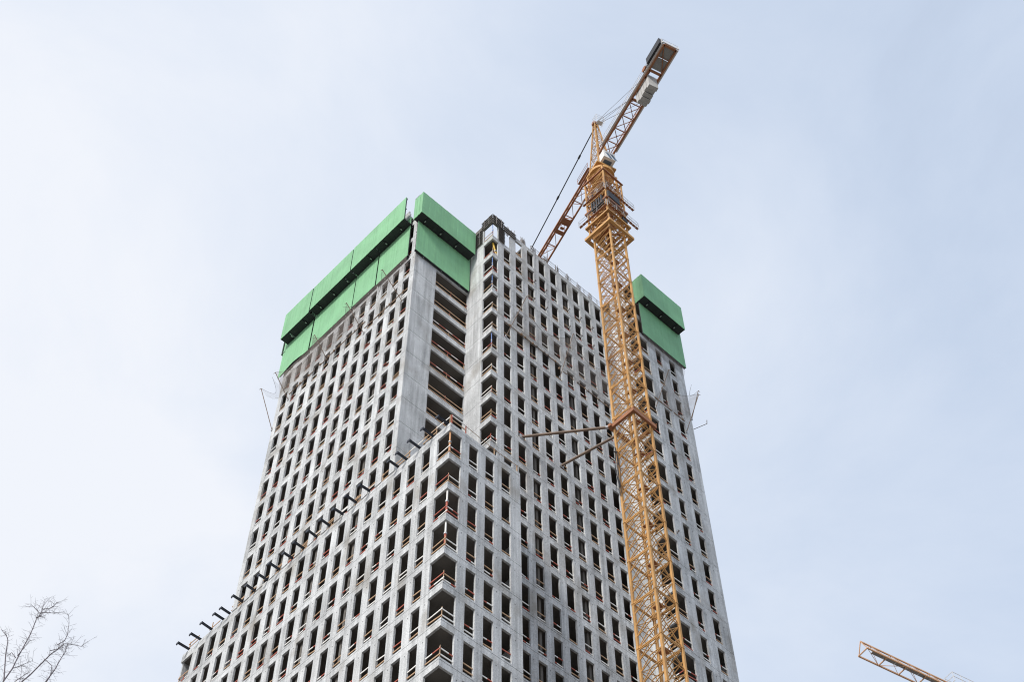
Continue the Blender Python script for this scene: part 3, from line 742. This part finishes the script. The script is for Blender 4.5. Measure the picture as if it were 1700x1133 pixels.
mb = MB(); mb.box((-.09, -.09, 3.96), (.09, .09, 4.08)); mb.tube((0, -.11, 4.02), (0, .11, 4.02), .07, 0, 10); sl(mb, 'head_sheave', ['jib'])
mb = MB()                                     # small railed stand at the head
for z in (3.75, 3.9, 4.05): 
    for a, b in (((-.35, -.16), (-.08, -.16)), ((-.35, .16), (-.08, .16)), ((-.35, -.16), (-.35, .16))): mb.bar((a[0], a[1], z), (b[0], b[1], z), .008)
for x, y in ((-.35, -.16), (-.35, .16), (-.2, -.16), (-.2, .16)): mb.bar((x, y, 3.6), (x, y, 4.05), .008)
mb.box((-.35, -.10, 3.6), (-.2, .10, 3.612)); sl(mb, 'head_platform', ['pale'])
# white cab / panel box on the counter side
cab = MB(); cab.box((-.56, -.24, .40), (-.12, .20, .86)); cb = sl(cab, 'operator_cab', ['cabwhite'])
mb = MB()
for dx in (0, .17): mb.hexa([(-.5625, -.02 - dx, .42), (-.5625, -.14 - dx, .42), (-.5605, -.14 - dx, .42), (-.5605, -.02 - dx, .42), (-.5625, .14 - dx, .74), (-.5625, .02 - dx, .74), (-.5605, .02 - dx, .74), (-.5605, .14 - dx, .74)])
o = mb.build('cab_window', ['cabblue'], cb)
mb = MB(); mb.box((-.46, -.16, .3975), (-.2, .12, .3995)); mb.build('cab_floor_window', ['cabblue'], cb)
# counter-jib: flat deck truss
CW = .215; x0c, x1c = -.34, -4.58
mb = MB()
for y in (-CW, CW):
    mb.bar((x0c, y, jz), (x1c, y, jz), .055, .075); mb.bar((x0c, y, jz + .30), (-3.2, y, jz + .22), .022)
    for i in range(7): mb.bar((x0c - .42 * i, y, jz + .03), (x0c - .42 * i, y, jz + .30 - .012 * i), .016)
for i in range(6):
    a = -.36 - .5 * i; b = a - .5
    mb.bar((a, -CW, jz), (a, CW, jz), .03); mb.bar((a, -CW, jz), (b, CW, jz), .024); mb.bar((a, CW, jz), (b, -CW, jz), .020)
for a in (-.345, -2.5, -3.35, -3.62, x1c + .02): mb.bar((a, -CW, jz), (a, CW, jz), .075)
cj = sl(mb, 'counter_jib', ['jib'])
mb = MB()
for i in range(2):
    a = -3.70 - .43 * i; mb.box((a, -CW + .03, jz + .012), (a - .41, CW - .03, jz + .03))
mb.build('deck_plate', ['grating'], cj)
mb = MB(); mb.bar((-3.66, -CW, jz - .005), (-4.54, CW, jz - .005), .026); mb.bar((-4.15, -CW, jz - .004), (-4.15, CW, jz - .004), .02); mb.build('deck_brace', ['jib'], cj)
for y0, y1 in ((-CW - .09, -CW - .03), (CW + .03, CW + .09)):
    mb = MB(); mb.box((-.6, y0, jz + .02), (x1c, y1, jz + .032)); 
    w_ = mb.build('side_walkway', ['pale'], cj)
    mb = MB(); ye = y0 if y0 < 0 else y1
    for z in (.17, .33): mb.bar((-.6, ye, jz + z), (x1c, ye, jz + z), .009)
    for i in range(12): a = -.6 - (3.97) * i / 11; mb.bar((a, ye, jz + .03), (a, ye, jz + .33), .009)
    mb.build('walkway_railing', ['pale'], cj)
mb = MB()
for z in (.17, .33): mb.bar((x1c - .02, -CW - .09, jz + z), (x1c - .02, CW + .09, jz + z), .009)
for y in (-CW - .09, -.1, .1, CW + .09): mb.bar((x1c - .02, y, jz + .02), (x1c - .02, y, jz + .33), .009)
mb.box((x1c - .05, -CW - .09, jz + .03), (x1c - .02, CW + .09, jz + .10)); mb.build('end_railing', ['pale'], cj)
for i in range(5):
    mb = MB(); a = -2.66 - .158 * i
    mb.box((a, -CW + .05, jz - .58 - .05 * ((i * 2) % 3)), (a - .138, CW - .05, jz + .10)); mb.box((a - .02, -CW - .03, jz + .101), (a - .12, CW + .03, jz + .15)); mb.build('ballast_block', ['ballast'], cj)
mb = MB(); mb.box((-3.75, CW - .0, jz + .05), (-4.55, CW + .16, jz + .42)); mb.box((-3.7, CW - .06, jz + .05), (-3.4, CW + .08, jz + .28)); mb.build('winch_house', ['black'], cj)
mb = MB(); mb.tube((-3.5, CW - .1, jz + .2), (-3.5, CW + .12, jz + .2), .11, 0, 12); mb.build('hoist_drum', ['jib'], cj)
mb = MB()
for y in (-.17, .17):
    mb.tube((-.05, y * .3, 3.98), (-2.55, y, jz + .08), .0085, 0, 5); mb.tube((-.05, y * .3, 3.95), (-3.4, y, jz + .1), .006, 0, 5)
mb.build('pendant_bar', ['rebar'], slew)
# jib: triangular truss running to the back over the roof
JW, JH, JL = .19, .40, 14.5
mb = MB()
for y in (-JW, JW): mb.bar((.32, y, jz), (JL, y, jz), .05, .06)
mb.bar((.25, 0, jz + JH), (JL - .5, 0, jz + JH), .055)
k = int((JL - .4) / .62)
for i in range(k):
    a, b = .36 + .62 * i, .36 + .62 * (i + 1); mid_ = (a + b) / 2
    mb.bar((a, -JW, jz), (a, JW, jz), .026); s_ = 1 if i % 2 else -1
    mb.bar((a, -JW * s_, jz), (b, JW * s_, jz), .016)
    for y in (-JW, JW): mb.bar((a, y, jz), (mid_, 0, jz + JH), .018); mb.bar((mid_, 0, jz + JH), (b, y, jz), .018)
jb = sl(mb, 'jib', ['jib'])
mb = MB(); mb.box((2.3, -.16, jz - .075), (2.55, .16, jz - .04)); mb.box((2.8, -.16, jz - .075), (2.95, .16, jz - .04)); mb.bar((2.25, -.15, jz - .05), (2.95, -.15, jz - .05), .03); mb.bar((2.25, .15, jz - .05), (2.95, .15, jz - .05), .03); mb.tube((2.68, -.06, jz - .09), (2.68, .06, jz - .09), .05, 0, 10); mb.build('trolley', ['jib'], jb)
mb = MB()
for x, y in ((.3, .3), (1.0, .3), (.3, -.3), (1.0, -.3)): mb.bar((x, y, jz), (x, y, jz + .34), .01)
for y in (.3, -.3):
    for z in (.17, .33): mb.bar((.3, y, jz + z), (1.0, y, jz + z), .01)
    mb.box((.3, min(y, y * .75), jz), (1.0, max(y, y * .75), jz + .012))
mb.build('jib_root_walkway', ['jib'], jb)
mb = MB(); mb.tube((.08, 0, 3.85), (12.5, 0, jz + JH + .04), .020, 0, 6)
for f in (.09, .22): 
    p = Vector((.08, 0, 3.85)).lerp(Vector((12.5, 0, jz + JH + .04)), f); mb.tube(p - Vector((.07, 0, -.016)), p + Vector((.07, 0, -.016)), .036, 0, 8)
sl(mb, 'jib_pendant', ['black'])

MB = MB_
# ------------------------------------------------------------------ second crane, far right
tip = (13.90, -0.835, 2.0); ang = math.atan2(-0.21, 0.978)
c2 = thing('tower_crane', 'distant orange crane of which only the jib end shows at the bottom right', 'crane', (0, 0, 0))
L2 = 17.0; mx, my = tip[0] + math.cos(ang) * L2, tip[1] + math.sin(ang) * L2
c2.location = W(mx, my, GZ); c2.rotation_euler.z = ang + math.pi          # local +x runs towards the jib tip
zj = 2.0 - GZ; JW2, JH2 = .18, .39
mb = MB()
for y in (-JW2, JW2): mb.bar((.3, y, zj), (L2, y, zj), .034, .045)
mb.bar((.3, 0, zj + JH2), (L2 - .02, 0, zj + JH2), .036)
k = int(L2 / .66); st = L2 / k
for i in range(k):
    b, a = L2 - st * i - .01, L2 - st * (i + 1); md = (a + b) / 2; s_ = 1 if i % 2 else -1
    mb.bar((b, -JW2, zj), (b, JW2, zj), .026); mb.bar((b, -JW2 * s_, zj), (a, JW2 * s_, zj), .012)
    for y in (-JW2, JW2): mb.bar((b, y, zj), (md, 0, zj + JH2), .012); mb.bar((md, 0, zj + JH2), (a, y, zj), .012)
mb.bar((L2 - .02, -JW2, zj), (L2 - .02, 0, zj + JH2), .02); mb.bar((L2 - .02, JW2, zj), (L2 - .02, 0, zj + JH2), .02)
j2 = mb.build('jib', ['farjib'], c2)
mb = MB(); 
for i in range(40): mb.box((L2 - .25 - .4 * i, JW2 - .025, zj + .03), (L2 - .25 - .4 * i - .39, JW2 - .14, zj + .042))
mb.build('jib_walkway', ['grating'], j2)
mb = MB()
for y in (-.16, .16):
    for x in (0, .3, .6, .9): mb.bar((L2 - 3.2 - x, y, zj + JH2 + .02), (L2 - 3.2 - x, y, zj + JH2 + .34), .011)
    for z_ in (.18, .34): mb.bar((L2 - 3.2, y, zj + JH2 + z_), (L2 - 4.1, y, zj + JH2 + z_), .011)
for z_ in (.18, .34): mb.bar((L2 - 3.2, -.16, zj + JH2 + z_), (L2 - 3.2, .16, zj + JH2 + z_), .011)
for x in (0, .45, .9): mb.bar((L2 - 3.2 - x, -.16, zj + JH2 + .026), (L2 - 3.2 - x, .16, zj + JH2 + .026), .012)
mb.build('jib_railing', ['pale'], j2)
z = 0
while z < zj - .6:
    so = bpy.data.objects.new('mast_section', lace_me); COL.objects.link(so); so.parent = c2; so.location = (0, 0, z * H)
    for x, y in corners: inst('chord', chord_me, so, (x * H, y * H, 0))
    z += SEC
mb = MB(); mb.tube((0, 0, z), (0, 0, z + .3), .4, 0, 16); mb.bar((0, 0, z + .3), (0, 0, zj + 2.6), .3); mb.build('tower_head', ['jib'], c2)
mb = MB(); 
for y in (-.2, .2): mb.bar((-.3, y, zj), (-4.5, y, zj), .05)
mb.box((-3.4, -.25, zj - .5), (-4.4, .25, zj + .1)); mb.build('counter_jib', ['ballast'], c2)
mb = MB(); mb.tube((0, 0, zj + 2.6), (11, 0, zj + JH2), .015, 0, 5); mb.tube((0, 0, zj + 2.6), (-4, 0, zj), .015, 0, 5); mb.build('pendant_bar', ['rebar'], c2)

# ------------------------------------------------------------------ bare tree, bottom left
BR = [[(-33.49, -26.83, 20.15), (-33.39, -26.93, 21.45), (-33.33, -26.97, 21.8), (-33.33, -26.98, 22.13), (-33.27, -27.03, 22.79), (-33.27, -27.04, 23.18), (-33.24, -27.06, 23.32), (-33.23, -27.08, 23.49), (-33.24, -27.07, 23.75)],
 [(-33.39, -26.93, 20.6), (-33.12, -27.18, 21.45), (-33.06, -27.24, 21.64), (-32.98, -27.31, 21.95), (-32.89, -27.41, 22.25), (-32.82, -27.47, 22.41), (-32.77, -27.52, 22.58), (-32.68, -27.6, 22.57), (-32.51, -27.77, 22.52), (-32.44, -27.84, 22.59)],
 [(-32.9, -27.4, 20.98), (-32.8, -27.49, 21.47), (-32.75, -27.54, 21.8), (-32.72, -27.57, 22.14), (-32.69, -27.59, 22.34), (-32.72, -27.57, 22.52)],
 [(-33.38, -26.93, 20.82), (-33.39, -26.92, 21.5), (-33.49, -26.82, 22.12), (-33.53, -26.79, 22.49), (-33.57, -26.75, 22.6), (-33.67, -26.65, 22.74)],
 [(-32.82, -27.47, 22.41), (-32.74, -27.55, 22.56), (-32.72, -27.57, 22.69), (-32.75, -27.54, 23.01), (-32.79, -27.5, 23.21)],
 [(-33.33, -26.98, 22.13), (-33.29, -27.02, 22.31), (-33.25, -27.05, 22.53), (-33.27, -27.04, 22.76)],
 [(-33.33, -26.97, 21.8), (-33.26, -27.05, 21.86), (-33.14, -27.16, 21.92), (-33.06, -27.24, 21.93)],
 [(-33.24, -27.06, 23.32), (-33.14, -27.16, 23.29), (-33.03, -27.26, 23.25), (-32.94, -27.36, 23.27)],
 [(-33.24, -27.07, 23.43), (-33.14, -27.16, 23.48), (-33.06, -27.24, 23.52), (-33.03, -27.27, 23.58)],
 [(-33.24, -27.06, 23.32), (-33.33, -26.97, 23.44), (-33.4, -26.91, 23.5)],
 [(-32.89, -27.4, 22.26), (-32.77, -27.52, 22.28), (-32.7, -27.59, 22.31)],
 [(-32.93, -27.36, 22.04), (-32.8, -27.49, 21.89), (-32.78, -27.51, 21.63), (-32.79, -27.5, 21.44)],
 [(-33.23, -27.07, 21.45), (-33.15, -27.15, 21.62), (-33.08, -27.22, 21.74)],
 [(-33.34, -26.97, 22.07), (-33.42, -26.89, 22.2), (-33.48, -26.83, 22.12)],
 [(-33.27, -27.04, 23.18), (-33.21, -27.1, 23.21), (-33.2, -27.11, 23.25)],
 [(-33.20, -27.10, 20.9), (-33.16, -27.14, 21.5), (-33.22, -27.08, 21.9)],
 [(-33.38, -26.93, 20.9), (-33.55, -26.77, 21.7), (-33.62, -26.69, 22.2)]]
TB = Vector((-33.3, -27.0, 0))
tree = thing('bare_tree', 'leafless tree whose thin dark top twigs reach into the bottom left corner', 'tree', TB)
def bez(mb, p, q, r0, r1): mb.tube([c / H for c in p - TB], [c / H for c in q - TB], r0 / H, 0, 5, r1 / H)
mb = MB(); pts = [Vector((-33.3, -27.0, 0)), Vector((-33.33, -27.02, 5)), Vector((-33.27, -26.97, 11)), Vector((-33.32, -27.0, 16)), Vector((-33.33, -27.0, 19.0))]
for i, (a, b) in enumerate(zip(pts[:-1], pts[1:])): mb.tube([c / H for c in a - TB], [c / H for c in b - TB], (.19 - .04 * i) / H, 0, 10, (.15 - .04 * i) / H)
mb.build('trunk', ['bark'], tree)
dirn = Vector((0.69, 0.72, 0))               # depth jitter direction
rnd = random.Random(11)
for bi, br in enumerate(BR):
    mb = MB(); j = 0; P = []
    main = len(br) > 5 or bi in (2,)
    r = .015 if main else .006
    for k_, p in enumerate(br):
        j += rnd.uniform(-.05, .05) if k_ else 0; P.append(Vector(p) + dirn * j)
    if br[0][2] < 21.1: P.insert(0, Vector((-33.33, -27.0, 18.4))); 
    n_ = len(P) - 1
    for i in range(n_):
        r0, r1 = r * (1 - i / n_) ** .8 + .003, r * (1 - (i + 1) / n_) ** .8 + .003
        bez(mb, P[i], P[i + 1], r0, r1)
        if P[i].z > 20.7:
            for _ in range(8 if i > n_ * .3 else 5):
                f = rnd.random(); s = P[i].lerp(P[i + 1], f); d = (P[i + 1] - P[i]).normalized()
                e = Vector((rnd.uniform(-1, 1), rnd.uniform(-1, 1), rnd.uniform(-.4, .9))); e = (e - d * e.dot(d) * .6).normalized()
                l_ = rnd.uniform(.05, .16); p1 = s + e * l_ + d * l_ * .4
                bez(mb, s, p1, .0026, .0019); p2 = p1 + (e + d * .7 + Vector((rnd.uniform(-.6, .6), rnd.uniform(-.6, .6), -.3))).normalized() * l_ * .7; bez(mb, p1, p2, .0019, .0012)
                p3 = p1 + (e - d * .3 + Vector((rnd.uniform(-.6, .6), rnd.uniform(-.6, .6), 0))).normalized() * l_ * .5; bez(mb, p1, p3, .0016, .001)
    mb.build('branch', ['bark'], tree)
